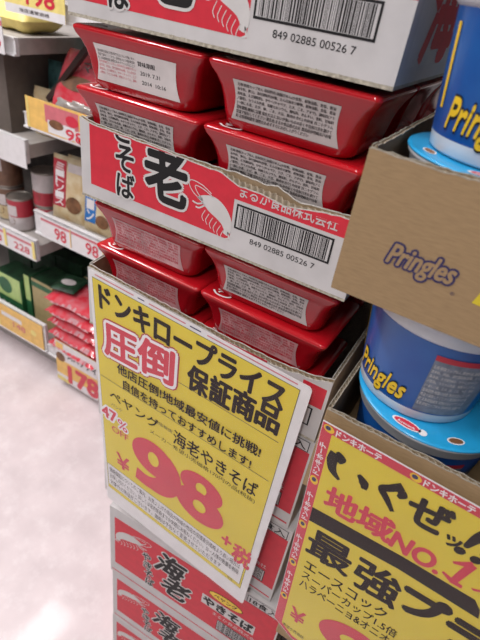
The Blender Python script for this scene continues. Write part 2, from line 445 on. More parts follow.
def open_carton(x, y, z, W, D, htop_o, htop_i, hside, printer, label, rz=0):
    t = empty('noodle_carton', (x, y, z), rz)
    panel('front_panel', t, (0, 0, .003), (1, 0, 0), (0, 1, 0), W, htop_o, htop_i, PWHT, KRAFT_IN, printer)
    hs = jag([(0, hside[0]), (.10, hside[1]), (D, hside[1])], .0006, 5)
    panel('side_panel', t, (0, .0045, .003), (0, 1, 0), (1, 0, 0), D-.009, hs, hs, PWHT, KRAFT_IN)
    panel('side_panel', t, (W, .0045, .003), (0, 1, 0), (-1, 0, 0), D-.009, hs, hs, PWHT, KRAFT_IN)
    hb = jag([(0, hside[1]), (W, hside[1])], .0006, 6)
    panel('back_panel', t, (0, D, .003), (1, 0, 0), (0, -1, 0), W, hb, hb, PWHT, KRAFT_IN)
    m = M(); rnd = random.Random(int(z*100))
    m.box((0, 0, 0), (W, D, .003), EDGE)
    # frayed front and right lower edge
    N = 90; vs = []; fs = []
    for i in range(N+1):
        u = W*i/N; a = rnd.uniform(.0003, .0012); b = rnd.uniform(.0018, .0032)
        vs += [(u, -a, .0002), (u, -a*.6, b), (u, .001, .0002), (u, .001, b)]
    for i in range(N): a = 4*i; fs += [(a, a+4, a+5, a+1), (a+1, a+5, a+7, a+3), (a, a+2, a+6, a+4)]
    m.add(vs, fs, EDGE)
    m.build('base_panel', t)
    return tag(t, label, 'carton', 'cut open red and white noodle cartons')
# C0: open carton behind the sign's top edge
c0o = jag([(0, .096), (.06, .094), (.115, .091), (.233, .084), (.318, .083), (.36, .090), (.385, .098)], .0011, 11)
c0i = jag([(0, .099), (.06, .096), (.115, .094), (.233, .088), (.318, .088), (.36, .093), (.385, .101)], .0010, 12)
def printC0(m):
    n = 50
    m.rect(.02, .03, .335, .0775, PRED, 1)
    m.rect(.350, .052, .381, .084, PRED, 1)
    m.text('社', .352, .068, .363, .079, PGRY, 3, .01)
    m.frame(.300, .018, .371, .048, .0022, INK, 2)
    for k in range(3):
        m.rect(.02+k*.1, .0815, .10+k*.1, .0845, SRED, 1)
open_carton(0, 0, 1.034, .385, CD, c0o, c0i, (.100, .110), printC0, 'cut open carton of red trays whose front carries the yellow 98 sign')
# mid carton
mo = jag([(0, .0955), (.014, .0915), (.106, .0895), (.162, .0875), (.205, .0865), (.229, .0785), (.255, .079), (.286, .0745), (.316, .080), (.342, .083), (.375, .086)], .0007, 13)
mi_ = jag([(0, .0965), (.014, .0925), (.106, .0905), (.162, .089), (.205, .0895), (.225, .0905), (.262, .088), (.272, .0915), (.285, .0865), (.298, .082), (.34, .085), (.375, .088)], .0008, 14)
open_carton(-.0035, 0, 1.240, .373, CD, mo, mi_, (.093, .100), faceA(mo, .2), 'cut open red and white carton with torn front edge, middle of the stack')

# trays in C0 (two visible layers) and in the middle carton
lay = {1: 'bottom layer', 2: 'middle layer', 3: 'top layer'}
sd = {0: 'left', 1: 'right'}
def fill(bx, by, bz, W, styles, where, tx, dy=0):
    for L in (1, 2, 3):
        for row in (0, 1, 2):
            if L == 1 and row: continue
            for c in (0, 1):
                st = styles.get((L, c), 'grey') if row == 0 else 'grey'
                x = tx[c]+(.001 if L == 2 else 0); y = by+dy+row*(TD+.0005); z = bz+(L-1)*(TH+.0006)
                if row == 0: lb = 'red noodle tray, %s label, front %s, %s, %s' % ({'grey': 'grey ingredient', 'pink': 'pinkish', 'date': 'date stamped'}[st], sd[c], lay[L], where)
                else: lb = 'red noodle tray, %s row, %s side, %s, %s' % ({1: 'second', 2: 'rear'}[row], sd[c], lay[L], where)
                tray(st, x, y, z, lb)
fill(0, .0055, 1.240+.0085, .373, {(3, 0): 'date', (3, 1): 'grey', (2, 0): 'grey', (2, 1): 'grey'}, 'middle carton', (-.0135, .1705), -.003)
fill(0, .018, 1.034+.0085, .385, {(3, 0): 'pink', (3, 1): 'grey', (2, 0): 'pink', (2, 1): 'pink'}, 'carton behind the sign', (.001, .1815), -.004)

# top carton, whole height of the print, rising out of the frame
t = empty('noodle_carton', (-.014, .0, 1.4425), 0)
m = M(lambda u, v, l: (u, -l*EPS, v)); W = .371
m.box((0, 0, .003), (W, CD, .196), PWHT); 
faceA(None, .196)(m); m.build('carton_body', t)
m = M(lambda u, v, l: (W+l*EPS, u, v))
m.rect(.02, .016, .36, .15, PGRY, 1)
# broken red lettering-like print on the right side
m.text('海老', .05, .020, .30, .105, PRED, 2, .07)
m.rect(0.31, .02, .385, .12, PRED, 2)
m.build('side_print', t)
m = M(); N = 100; rnd = random.Random(4)
m.box((0, 0, 0), (W, CD, .003), EDGE); vs = []; fs = []
for i in range(N+1):
    u = W*i/N; a = rnd.uniform(.0002, .0016); b = rnd.uniform(.0014, .0036)
    vs += [(u, -a, -.0002), (u, -a*.6, b), (u, .001, -.0002), (u, .001, b)]
for i in range(N): a = 4*i; fs += [(a, a+4, a+5, a+1), (a+1, a+5, a+7, a+3), (a, a+2, a+6, a+4)]
m.add(vs, fs, EDGE); m.build('base_panel', t)
for y0, y1 in ((0, CD/2-.001), (CD/2+.001, CD)):
    m = M(); m.box((0, y0, .196), (W, y1, .199), PWHT); m.build('top_flap', t)
tag(t, 'red and white noodle carton at the top of the stack, wide barcode on its front', 'carton', 'cut open red and white noodle cartons')

# ------------------------------------------------------------------ SIGNS
def quadmap(P00, P10, P01, P11, w, h, n):
    P00, P10, P01, P11, n = map(Vector, (P00, P10, P01, P11, n))
    def f(u, v, l):
        a = u/w; b = -v/h
        return P00*(1-a)*(1-b)+P10*a*(1-b)+P01*(1-a)*b+P11*a*b+n*(l*.0002)
    return f
# --- price sign
q = quadmap((.014, -.012, 1.141), (.367, -.012, 1.124), (.052, -.023, .665), (.359, -.023, .627), .364, .515, (0, -1, 0))
# (bottom hangs slightly forward of the cartons)
t = empty('price_sign', (.014, -.012, .62))
def rel(f): return lambda u, v, l: f(u, v, l)-Vector((.014, -.012, .62))
m = M(rel(q))
def card(m, pts, thick, mm):
    n = len(pts); A = [m.map(u, v, 0) for u, v in pts]; B = [m.map(u, v, -thick/.0002) for u, v in pts]
    m.add(A, [tuple(range(n))], mm); m.add(B, [tuple(range(n))[::-1]], mm)
    m.add(A+B, [(i, (i+1) % n, n+(i+1) % n, n+i) for i in range(n)], mm)
def rr(w, h, r, u0=0, v0=0):
    pts = []
    for cx, cy, a0 in ((w-r, -r, 0), (r, -r, 90), (r, -h+r, 180), (w-r, -h+r, 270)):
        for k in range(5):
            a = math.radians(a0+90*k/4); pts.append((u0+cx+r*math.cos(a), v0+cy+r*math.sin(a)))
    return pts
card(m, rr(.364, .515, .006), .0008, CARDW)
m.rect(.006, -.477, .350, -.011, INKG, 1, 4, 4); m.rect(.0068, -.4762, .3492, -.0118, YEL, 2, 4, 4)
T = lambda *a, **k: m.text(*a, **k)
for a_, b_, mm_ in ((.012, .085, PINKI), (.092, .104, NAVY), (.112, .175, PINKI), (.182, .200, NAVY), (.210, .345, PINKI)): m.rect(a_, -.0062, b_, -.0042, mm_, 1)
T('ドンキロープライス', .019, -.058, .334, -.016, SBLK, 4, .055)
m.text('保', .186, -.111, .221, -.066, SBLK, 4, .055); m.text('証', .225, -.108, .259, -.063, SBLK, 4, .055)
m.text('商', .263, -.105, .297, -.060, SBLK, 4, .055); m.text('品', .301, -.101, .336, -.058, SBLK, 4, .055)
# burst words: dark red halo, white outline, red fill
for ch, a, b, c, d in (('圧', .024, -.142, .090, -.082), ('倒', .094, -.132, .160, -.068)):
    m.text(ch, a, b, c, d, SRED, 4, .04, outline=DRED, ol=.0078, slope=.08)
for ch, a, b, c, d in (('圧', .024, -.142, .090, -.082), ('倒', .094, -.132, .160, -.068)):
    m.text(ch, a, b, c, d, SRED, 6, .05, outline=WHT, ol=.0050, slope=.08)
m.rect(.170, -.1115, .342, -.1105, INKG, 4); m.poly([(.008, -.196), (.344, -.1905), (.344, -.1895), (.008, -.195)], INKG, 4)
T('他店圧倒!地域最安値に挑戦!', .049, -.166, .321, -.146, SBLK, 9, .03, slope=.035)
T('自信を持っておすすめします!', .061, -.192, .311, -.173, SBLK, 9, .03, slope=.015)
T('ペヤング', .028, -.236, .136, -.214, SBLK, 4, .02)
T('海老やきそば', .168, -.240, .331, -.209, SBLK, 4, .02)
T('当店税抜', .128, -.222, .165, -.214, INKG, 4, 0, res=2); T('パンケ', .030, -.250, .056, -.243, INKG, 4, 0, res=2)
T('メーカー希望小売価格170円の品(税抜)', .118, -.254, .332, -.243, SBLK, 4, 0, res=3)
T('47', .006, -.287, .040, -.262, SRED, 4, .06, outline=WHT, ol=.004); T('%', .044, -.292, .066, -.270, SRED, 4, .02, outline=WHT, ol=.003)
T('OFF', .028, -.311, .068, -.297, SRED, 4, .02)
T('¥', .036, -.394, .068, -.358, SRED, 4, .03)
# big price, fat rounded figures
def fat(pts, ws): m.stroke(smooth_path(pts, 8), [w for w in ws], SRED, 4)
def ring(cx, cy, a, b, ia, ib, ox=0, oy=0, mm=SRED, ly=4):
    n = 48; vs = []
    for k in range(n):
        tt = 2*math.pi*k/n; vs += [m.map(cx+a*math.cos(tt), cy+b*math.sin(tt), ly), m.map(cx+ox+ia*math.cos(tt), cy+oy+ib*math.sin(tt), ly)]
    m.add(vs, [(2*k, (2*k+2) % (2*n), (2*k+3) % (2*n), 2*k+1) for k in range(n)], mm)
ring(.127, -.311, .050, .040, .0125, .016)
P9 = smooth_path([(.150, -.290), (.167, -.315), (.165, -.345), (.145, -.368), (.112, -.377), (.086, -.374)], 8)
m.stroke(P9, [.030+.018*math.sin(math.pi*min(1, i/30)) if i < 30 else .030 for i in range(len(P9))], SRED, 4.3)
ring(.233, -.301, .045, .031, .0115, .0125, 0, 0); ring(.234, -.347, .053, .037, .014, .0135, 0, .002, ly=4.3)
T('+', .290, -.391, .310, -.368, SRED, 4, .06); T('税', .316, -.414, .354, -.368, SRED, 4, .045)
m.rect(.008, -.4665, .346, -.407, INKG, 3, 4, 1); m.rect(.0088, -.4657, .3452, -.4078, CARDW, 3.6, 4, 1)
FP = ['価格保証についてのご案内、お買い上げの商品が地域の他店の店頭表示価格より高い場合は', 'お申し付けください。詳しくは店内係員までお気軽にお尋ねください。お一人様の数量を制限', '対象外の商品がございます。価格は予告なく変更させていただきます']
for k, s_ in enumerate(FP): T(s_, .014, -.427-k*.0175, .338 if k < 2 else .30, -.413-k*.0175, SBLK, 5, .008, res=2)
T('98', .318, -.473, .330, -.468, INKG, 4, 0, res=2)
m.build('printed_card', t)
m = M(rel(q)); card(m, rr(.372, .523, .004, -.003, .004), .0003, CLEAR)
for i, v in enumerate(m.v): m.v[i] = (v[0], v[1]-.0022, v[2])
m.build('clear_sleeve', t)
tag(t, 'yellow price sign with big red 98 on the front of the red carton stack', 'sign')

# --- right sign
q2 = quadmap((.404, -.0875, 1.158), (.768, -.0875, 1.140), (.432, -.0875, .645), (.800, -.0875, .630), .364, .515, (0, -1, 0))
t = empty('promotion_sign', (.404, -.0875, .75))
def rel2(f): return lambda u, v, l: f(u, v, l)-Vector((.404, -.0875, .75))
m = M(rel2(q2))
card(m, [(0, .001), (.514, .001), (.514, -.405), (.03, -.398), (0, -.378)], .0008, CARDW)
m.poly([(.0005, 0), (.513, 0), (.513, -.404), (.03, -.397), (.0005, -.377)], SRED, 1)
m.poly([(.012, -.0105), (.500, -.0105), (.500, -.392), (.03, -.390), (.012, -.376)], YEL, 2)
for k in range(6):
    u = .016+k*.089
    m.text('ドンキホーテ', u, -.0095, u+.047, -.0015, WHT, 3, .05)
    m.ellipse(u-.008, -.0052, .0058, .0045, YINK, 3, rot=-.3); m.ellipse(u-.009, -.0045, .003, .0026, NAVY, 4)
for k in range(5):
    v = -.026-k*.077
    if v-.047 > -.372: m.text('ドンキホーテ', .0025, v-.047, .0095, v, WHT, 3, .05, rot=90)
    if v-.055 > -.372: m.ellipse(.006, v-.0565, .0045, .0062, YINK, 3, rot=.3); m.ellipse(.006, v-.0555, .0026, .0032, NAVY, 4)
SL = .055
# brush written words drawn as strokes
B = lambda pts, ws: m.stroke(smooth_path(pts, 6), [.85*w for a, b in zip(ws, ws[1:]) for w in [a+(b-a)*k/6 for k in range(6)]]+[ws[-1]], SBLK, 4)
B([(.020, -.030), (.019, -.042), (.022, -.054), (.031, -.062)], [.012, .014, .011, .004])       # い
B([(.022, -.027), (.027, -.033), (.025, -.040)], [.004, .014, .006])
B([(.048, -.040), (.055, -.047), (.057, -.055)], [.005, .013, .006])
B([(.090, -.024), (.080, -.034), (.073, -.041), (.080, -.050), (.089, -.062)], [.011, .010, .010, .009, .005])   # く
B([(.090, -.030), (.092, -.034), (.089, -.040)], [.010, .012, .004])
m.text('ぜ', .101, -.060, .140, -.022, SBLK, 4, .06, slope=SL)
m.text('ッ', .141, -.062, .155, -.048, SBLK, 4, .08); m.text('!!', .158, -.064, .180, -.022, SBLK, 4, .06, shear=.3)
m.text('地', .023, -.112, .058, -.076, SRED, 4, .05, slope=SL, outline=YEL, ol=.001); m.text('域', .060, -.110, .097, -.076, SRED, 4, .05, slope=SL)
m.text('NO.', .099, -.109, .149, -.084, SRED, 4, .07, shear=.1); m.stroke([(.156, -.080), (.165, -.074), (.172, -.068)], [.003, .006, .008], SRED, 4); m.stroke([(.172, -.068), (.168, -.085), (.164, -.104)], [.008, .008, .007], SRED, 4.2); m.stroke([(.152, -.100), (.163, -.105), (.173, -.105)], [.003, .007, .005], SRED, 4.4)
m.text('へ', .180, -.103, .212, -.092, SRED, 4, .06)
m.poly([(.012, -.123), (.115, -.1135), (.188, -.111), (.196, -.121), (.199, -.134), (.115, -.135), (.012, -.147)], SBLK, 3)
m.text('最', .018, -.203, .070, -.154, SBLK, 4, .04, slope=.06); m.text('強', .077, -.205, .127, -.150, SBLK, 4, .04, slope=.05)
m.text('プ', .131, -.190, .175, -.146, SBLK, 4, .10, slope=.05); m.text('ラ', .180, -.196, .222, -.152, SBLK, 4, .10, slope=.05)
m.text('エースコック', .021, -.233, .124, -.214, SBLK, 4, .02, slope=.03)
m.text('スーパーカップ1.5倍', .021, -.2525, .142, -.2365, SBLK, 4, .015, slope=.03)
m.text('ハラペーニョ&オニオン', .021, -.272, .150, -.256, SBLK, 4, .015, slope=.03)
m.text('¥', .020, -.352, .040, -.322, SRED, 4, .03); m.text('希望小売価格', .014, -.392+.012, .046, -.372, INKG, 4, 0, res=2)
def ring2(cx, cy, a, b, ia, ib, ly=4):
    n = 48; vs = []
    for k in range(n):
        tt = 2*math.pi*k/n; vs += [m.map(cx+a*math.cos(tt)+.18*b*math.sin(tt), cy+b*math.sin(tt), ly), m.map(cx+ia*math.cos(tt), cy+ib*math.sin(tt), ly)]
    m.add(vs, [(2*k, (2*k+2) % (2*n), (2*k+3) % (2*n), 2*k+1) for k in range(n)], SRED)
ring2(.105, -.315, .046, .034, .018, .012)
P9 = smooth_path([(.135, -.300), (.148, -.325), (.140, -.355), (.115, -.372), (.080, -.376)], 6)
m.stroke(P9, .026, SRED, 4.3)
m.build('printed_card', t)
m = M(rel2(q2)); card(m, [(-.001, .002), (.516, .002), (.516, -.409), (.03, -.402), (-.001, -.381)], .0003, CLEAR)
for i, v in enumerate(m.v): m.v[i] = (v[0], v[1]-.0022, v[2])
m.build('clear_sleeve', t)
tag(t, 'yellow and black hand lettered sign with red border on the right brown carton', 'sign')

# ------------------------------------------------------------------ BROWN CARTONS
BW, BD = .50, .34
def brown_open(x, y, z, hf, hs, printer, label, seed):
    t = empty('brown_carton', (x, y, z))
    fo = jag([(0, hf+.002), (.03, hf), (BW, hf-.002)], .0009, seed); fi = jag([(0, hf+.001), (BW, hf-.001)], .0009, seed+1)
    s_ = jag([(0, hf+.002), (BD, hs)], .0009, seed+2)
    panel('front_panel', t, (0, 0, .003), (1, 0, 0), (0, 1, 0), BW, fo, fi, KRAFT, KRAFT_IN, printer)
    panel('side_panel', t, (0, .0045, .003), (0, 1, 0), (1, 0, 0), BD-.009, s_, s_, KRAFT, KRAFT_IN)
    panel('side_panel', t, (BW, .0045, .003), (0, 1, 0), (-1, 0, 0), BD-.009, s_, s_, KRAFT, KRAFT_IN)
    b_ = jag([(0, hs), (BW, hs)], .0009, seed+3)
    panel('back_panel', t, (0, BD, .003), (1, 0, 0), (0, -1, 0), BW, b_, b_, KRAFT, KRAFT_IN)
    m = M(); m.box((0, 0, 0), (BW, BD, .003), KRAFT); m.build('base_panel', t, bevel=.0006)
    return tag(t, label, 'carton', 'brown cut open cartons of blue cups')
def printBrown(m):
    # outlined slanted brand word in navy, and the yellow patch at the right
    m.text('Pringles', .0385, .0325, .0885, .0540, KRAFT, 3, .035, outline=NAVY, ol=.0017, shear=.22, slope=0)
    m.text('®', .0905, .0300, .0935, .0330, NAVY, 3, .0)
    m.poly([(.107, .030), (.1145, .060), (.14, .064), (.14, .028)], YEL, 1); m.rect(.1145, .049, .119, .051, NAVY, 2)
brown_open(.3730, -.080, 1.295, .1150, .117, printBrown, 'brown carton with navy brand word on its front, resting on blue cups', 21)
brown_open(.4025, -.080, 1.0505, .1135, .1215, None, 'brown cut open carton of blue cups behind the right yellow sign', 31)
for k, (zz, hh) in enumerate(((.0, .35), (.35, .35), (.70, .3505))):
    t = empty('brown_carton', ((.475, .475, .430)[k], -.064, zz))
    m = M(); m.box((0, 0, 0), (.46, .36, hh-.004), KRAFT); m.build('carton_body', t, bevel=.002)
    for y0, y1 in ((0, .179), (.181, .36)):
        m = M(); m.box((0, y0, hh-.004), (.46, y1, hh-.0008), KRAFT); m.build('top_flap', t)
    tag(t, ('closed brown carton on the floor at the right, lowest of its stack', 'closed brown carton behind the right sign, second from the floor', 'closed brown carton under the open carton of blue cups, hidden by the right sign')[k], 'carton', 'closed brown cartons')

# ------------------------------------------------------------------ CUPS
CH = .1145
def cupr(z): return .0585+(.0695-.0585)*min(1, z/.095)
def make_cup():
    t = empty('noodle_cup')
    m = M(lambda u, v, l: ((cupr(v)+.0003+l*EPS)*math.cos(u), (cupr(v)+.0003+l*EPS)*math.sin(u), v))
    m.lathe([(.050, .0015), (.0565, 0), (.0585, .002), (cupr(.012), .012)], CUPW, cap1=False)
    m.lathe([(cupr(z), z) for z in (.012, .03, .05, .07, .094)], BLUE, cap0=False, cap1=False)
    # front is angle -90 deg (towards -y)
    A = lambda d: math.radians(d)
    m.text('Pringles', A(-160), .013, A(-102), .040, YINK, 3, .05, outline=INK, ol=.0016, shear=3.2)
    m.rect(A(-91), .014, A(-42), .078, GREYI, 2, 14, 2); m.rect(A(-91), .078, A(-42), .084, DRED, 2, 14, 1)
    # small print on the grey panel
    for k in range(9): m.text(INGR[k % 8][:20], A(-90), .069-k*.0058, A(-51), .0733-k*.0058, PGRY, 3, .0, res=1)
    m.rect(A(-175), .030, A(-171), .085, YINK, 2, 1, 1)
    m.ellipse(A(-20), .05, .25, .02, YINK, 2)
    m.build('cup_body', t)
    m = M(); m.lathe([(cupr(.094), .094), (.0712, .0955), (.0735, .098), (.0745, .107), (.0765, .1085), (.0775, .111), (.077, .1128)], CUPW, cap0=False, cap1=False); m.build('rim', t)
    m = M(lambda u, v, l: (u, v, CH-.0003+l*EPS))
    m.lathe([(.0773, .1122), (.0785, .1128), (.0782, .1142), (.0745, .1143), (.0735, CH-.0003)], LBLUE, cap0=True, cap1=True)
    m.ellipse(-.012, -.0655, .0145, .0058, WHT, 2, rot=-.12); m.ellipse(-.012, -.0655, .0125, .0046, SRED, 3, rot=-.12)
    m.text('Acecook', -.021, -.0672, -.003, -.0640, WHT, 4, .03, slope=-.12)
    m.ellipse(.004, -.0672, .0042, .0042, WHT, 2)
    for a in (-150, -60, 30, 120):
        c, s_ = math.cos(math.radians(a)), math.sin(math.radians(a))
        m.ellipse(.066*c, .066*s_, .0085, .0045, WHT, 2, rot=math.radians(a+90)); m.ellipse(.066*c, .066*s_, .0070, .0034, BROWN, 3, rot=math.radians(a+90))
    m.build('lid', t)
    return t
cup0 = make_cup(); first = True
def cup(x, y, z, rz, label):
    global first
    o = cup0 if first else copy_tree(cup0); first = False
    o.location = (x, y, z); o.rotation_euler = (0, 0, rz)
    return tag(o, label, 'noodle cup', 'blue noodle cups in the brown cartons')
lx0 = .4025+.0045+.0795
rows = [(-.080+.005+.0795), (-.080+.005+.0795+.159)]
for r, y in enumerate(rows):
    for c in range(3):
        x = lx0+c*.160
        nm = ('left', 'middle', 'right')[c]; rn = ('front', 'rear')[r]
        cup(x, y, 1.0505+.0035+.0105, 0.1*c, 'light blue lidded cup, %s %s, inside the lower brown carton' % (rn, nm))
        cup(x-.021 if c == 0 else x-.012, y+.001, .935+.229+.0155, .14, 'blue noodle cup with yellow word, %s %s, holding up the upper brown carton' % (rn, nm))
ux0 = .3765+.0045+.0795
for r, y in enumerate(rows):
    for c in range(3):
        x = ux0+c*.160; nm = ('left', 'middle', 'right')[c]; rn = ('front', 'rear')[r]
        cup(x, y, 1.295+.0035, .1, 'light blue lidded cup inside the upper brown carton, %s %s' % (rn, nm))
        if (r, c) != (1, 0): cup(x-.004, y+.001, 1.295+.0035+CH+.0005, .42, 'blue cup with yellow lettering sticking up above the upper brown carton, %s %s' % (rn, nm))

# ------------------------------------------------------------------ LEFT SHELVING
YS = .62
def shelf_unit(x0, x1, levels, label, brackets=()):
    t = empty('store_shelf', ((x0+x1)/2, .9, 0)); off = Vector(((x0+x1)/2, .9, 0))
    def b(name, a, c, mm, bevel=0):
        m = M(); m.box(Vector(a)-off, Vector(c)-off, mm); return m.build(name, t, bevel=bevel)
    b('back_panel', (x0, 1.12, .0), (x1, 1.15, 1.9), SHDK)
    b('base_plinth', (x0+.002, YS+.06, 0), (x1-.002, 1.119, .12), SHELF)
    for zb, (r0, r1) in levels:
        sb = b('shelf_board', (x0+.002, YS, zb), (x1-.002, 1.119, zb+.045), SHELF, .002)
        m = M(); m.box(Vector((x0+.003, YS-.0115, r0))-off, Vector((x1-.003, YS-.0003, r1))-off, RAILW)
        m.box(Vector((x0+.003, YS-.0185, r0))-off, Vector((x1-.003, YS-.0115, r0+.0057))-off, RAILW); m.box(Vector((x0+.003, YS-.0155, r1-.003))-off, Vector((x1-.003, YS-.0115, r1))-off, RAILW)
        m.build('price_rail', sb)
    for p, q_ in brackets:
        m = M(); m.bar(Vector(p)-off, Vector(q_)-off, .016, BRKT); m.build('bracket', t)
    return tag(t, label, 'shelf', 'store shelving units')
JX = -.885
LL = ((.13, (.128, .262)), (.565, (.552, .634)), (.925, (.91, .985)), (1.225, (1.222, 1.27))); LR = ((.13, (.128, .176)), (.685, (.672, .756)), (1.03, (1.03, 1.075)), (1.335, (1.335, 1.38)))
shelf_unit(-2.4, JX-.001, LL, 'left grey shelving unit with lower shelves of cans and green boxes')
shelf_unit(JX+.001, .95, LR, 'grey shelving unit behind the carton stack with red bags at its base', [((-.875, .70, 1.10), (-.70, .70, 1.275))])
def card_(name, x0, x1, z0, z1, y, base, label, cat, draw, grp=None, par=None):
    t = empty(name, (x0, y, z0)); m = M(lambda u, v, l: (u, -.0016-l*.0004, v))
    m.box((0, -.0016, 0), (x1-x0, 0, z1-z0), base); draw(m, x1-x0, z1-z0)
    o = m.build('printed_card', t)
    if y < YS-.03:
        m = M(); m.box(((x1-x0)/2-.02, .0002, max(.0, 1e-3)), ((x1-x0)/2+.02, YS-.0184-y, .008), CLEAR); m.box(((x1-x0)/2-.02, .0002, .0), ((x1-x0)/2+.02, .002, (z1-z0)*.6), CLEAR); m.build('card_holder', t)
    return tag(t, label, cat, grp)
def d98(m, w, h):
    m.rect(0, h*.80, w, h*.93, PINKI, 1); m.text('98', w*.46, h*.10, w*.84, h*.70, SRED, 2, .03); m.rect(w*.97, 0, w, h, ORNG, 2)
def d228(m, w, h):
    m.rect(0, h*.70, w*.92, h*.84, PINKI, 1); m.text('228', w*.25, h*.14, w*.80, h*.52, SRED, 2, .02); m.rect(w*.90, 0, w, h, PYEL, 2)
yc = YS-.0157
for k, (a, b) in enumerate(((-.845, -.705), (-.703, -.560))):
    card_('price_card', a, b, .678, .746, yc, CARDW, ('white price card reading 98 under the red striped sauce pack', 'white price card reading 98 under the blue striped pack')[k], 'price card', d98, 'white price cards')
for k, (a, b) in enumerate(((-1.040, -.892), (-1.19, -1.042))):
    card_('price_card', a, b, .558, .628, yc, CARDW, ('white price card reading 228 beside the shelf joint', 'white price card reading 228 at the left edge of the photo')[k], 'price card', d228, 'white price cards')
def dor(m, w, h):
    m.rect(w*.32, h*.40, w*.86, h*.93, PINKI, 1); m.rect(w*.36, h*.10, w*.80, h*.48, CARDW, 2)
    m.ellipse(w*.50, h*.40, w*.12, h*.14, BROWN, 3); m.ellipse(w*.76, h*.66, w*.10, h*.16, SRED, 3)
    m.text('98', w*.66, h*.08, w*.94, h*.40, SRED, 4, .05, outline=CARDW, ol=.003)
    m.rect(0, 0, w*1.0, h*.06, CARDW, 2); m.rect(w*.02, 0, w*.05, h, PYEL, 2)
card_('price_card', -.838, -.590, 1.040, 1.132, yc-.02, ORNG, 'orange price card with food picture reading 98 beside the torn carton', 'price card', dor)
card_('price_card', -1.06, -.862, .905, .992, yc-.02, CARDW, 'blank bright white card on the left shelf edge', 'price card', lambda m, w, h: m.rect(0, 0, w*.05, h, PYEL, 1))
def d198(m, w, h):
    m.rect(0, 0, w, h*.28, CARDW, 1); m.text('198', w*.38, h*.36, w*.84, h*.86, SRED, 2, .05); m.text('玉', w*.20, h*.45, w*.30, h*.80, SRED, 2, .02); m.text('当店通常価格', w*.25, h*.08, w*.75, h*.2, INKG, 2)
card_('price_card', -.880, -.655, 1.337, 1.412, yc-.02, PYEL, 'yellow price card reading 198 at the top left', 'price card', d198)
def d8(m, w, h): m.rect(0, h*.78, w, h*.92, PINKI, 1); m.text('8', w*.55, h*.15, w*.92, h*.70, SRED, 2, .02)
card_('price_card', -1.06, -.905, 1.224, 1.316, yc-.02, CARDW, 'white price card cut by the left frame edge with red 8', 'price card', d8)
def dba(m, w, h):
    m.rect(w*.10, h*.55, w*.55, h*.72, CARDW, 1); m.text('148', w*.35, h*.28, w*.62, h*.50, PINKI, 2, .02); m.rect(0, 0, w*.04, h, PYEL, 1); m.ellipse(w*.8, h*.5, w*.06, h*.12, PYEL, 1)
card_('price_card', -1.175, -.90, .134, .255, yc, ORNG, 'wide orange price card on the foot rail below the green boxes', 'price card', dba)
def d178(m, w, h):
    m.rect(0, 0, w, h*.18, CARDW, 1); m.rect(0, h*.55, w, h, CARDW, 1); m.rect(w*.02, h*.80, w*.2, h*.97, ORNG, 2)
    m.text('スパゲティ', w*.30, h*.66, w*.98, h*.86, INK, 2, .04); m.ellipse(w*.12, h*.62, w*.11, h*.11, BROWN, 2)
    m.text('178', w*.30, h*.06, w*1.0, h*.48, SRED, 2, .10); m.rect(0, 0, w*.30, h*.10, PYEL, 2); m.rect(w*.3, h*.50, w, h*.56, ORNG, 2)
card_('price_card', -.825, -.60, .035, .237, yc-.005, ORNG, 'large orange and white price card reading 178 below the red bags', 'price card', d178)

# products ------------------------------------------------------------------
def pbox(name, x, y, z, w, d, h, base, label, cat, draw=None, rz=0, grp=None, topm=None):
    t = empty(name, (x, y, z), rz); m = M(lambda u, v, l: (u, -l*.0004, v))
    m.box((0, 0, 0), (w, d, h-.002), base)
    if draw: draw(m, w, h)
    m.build('box_body', t, bevel=.0015)
    m = M(); m.box((.001, .001, h-.002), (w-.001, d-.001, h), topm or base); m.build('lid_flap', t)
    return tag(t, label, cat, grp)
zL0 = .1755
def dg(m, w, h):
    m.rect(w*.02, h*.45, w*.98, h*.98, GRNL, 1); m.ellipse(w*.35, h*.72, w*.28, h*.18, GRN, 2); m.rect(w*.0, h*.0, w, h*.42, GRN, 1); m.text('カレー', w*.1, h*.15, w*.85, h*.33, CARDW, 3, .05)
g = 'food boxes on the lowest left shelf'
pbox('food_box', -1.205, .645, zL0, .145, .10, .205, GRN, 'green and pale green box at the left frame edge, lowest shelf', 'food box', dg, grp=g, topm=DGRN)
pbox('food_box', -1.052, .660, zL0, .030, .11, .235, GRN, 'narrow green box between the pale box and the tan box', 'food box', lambda m, w, h: m.rect(0, h*.5, w, h, GRNL, 1), grp=g, topm=DGRN)
pbox('food_box', -1.015, .665, zL0, .118, .12, .235, TAN, 'tan box with green top beside the red bags', 'food box', lambda m, w, h: m.rect(0, h*.84, w, h*.94, GRN, 1), grp=g, topm=DGRN)
for k, x in enumerate((-1.36, -1.20, -1.045)):
    pbox('food_box', x, .82, zL0, .148, .13, .245+.01*k, DGRN, ('dark green box in the rear row at the far left', 'dark green box behind the pale green box', 'dark green box behind the tan box')[k], 'food box', None, grp=g)
    pbox('food_box', x+.01, .96, zL0, .148, .13, .27, DGRN, ('dark green box against the back panel at the far left', 'dark green box against the back panel, middle', 'dark green box against the back panel near the joint')[k], 'food box', None, grp=g)
pbox('food_box', -.865, .80, zL0, .26, .25, .245, TAN, 'open brown display box behind the stack of red bags', 'food box', lambda m, w, h: m.rect(0, h*.7, w, h*.98, DGRN, 1), topm=DGRN)
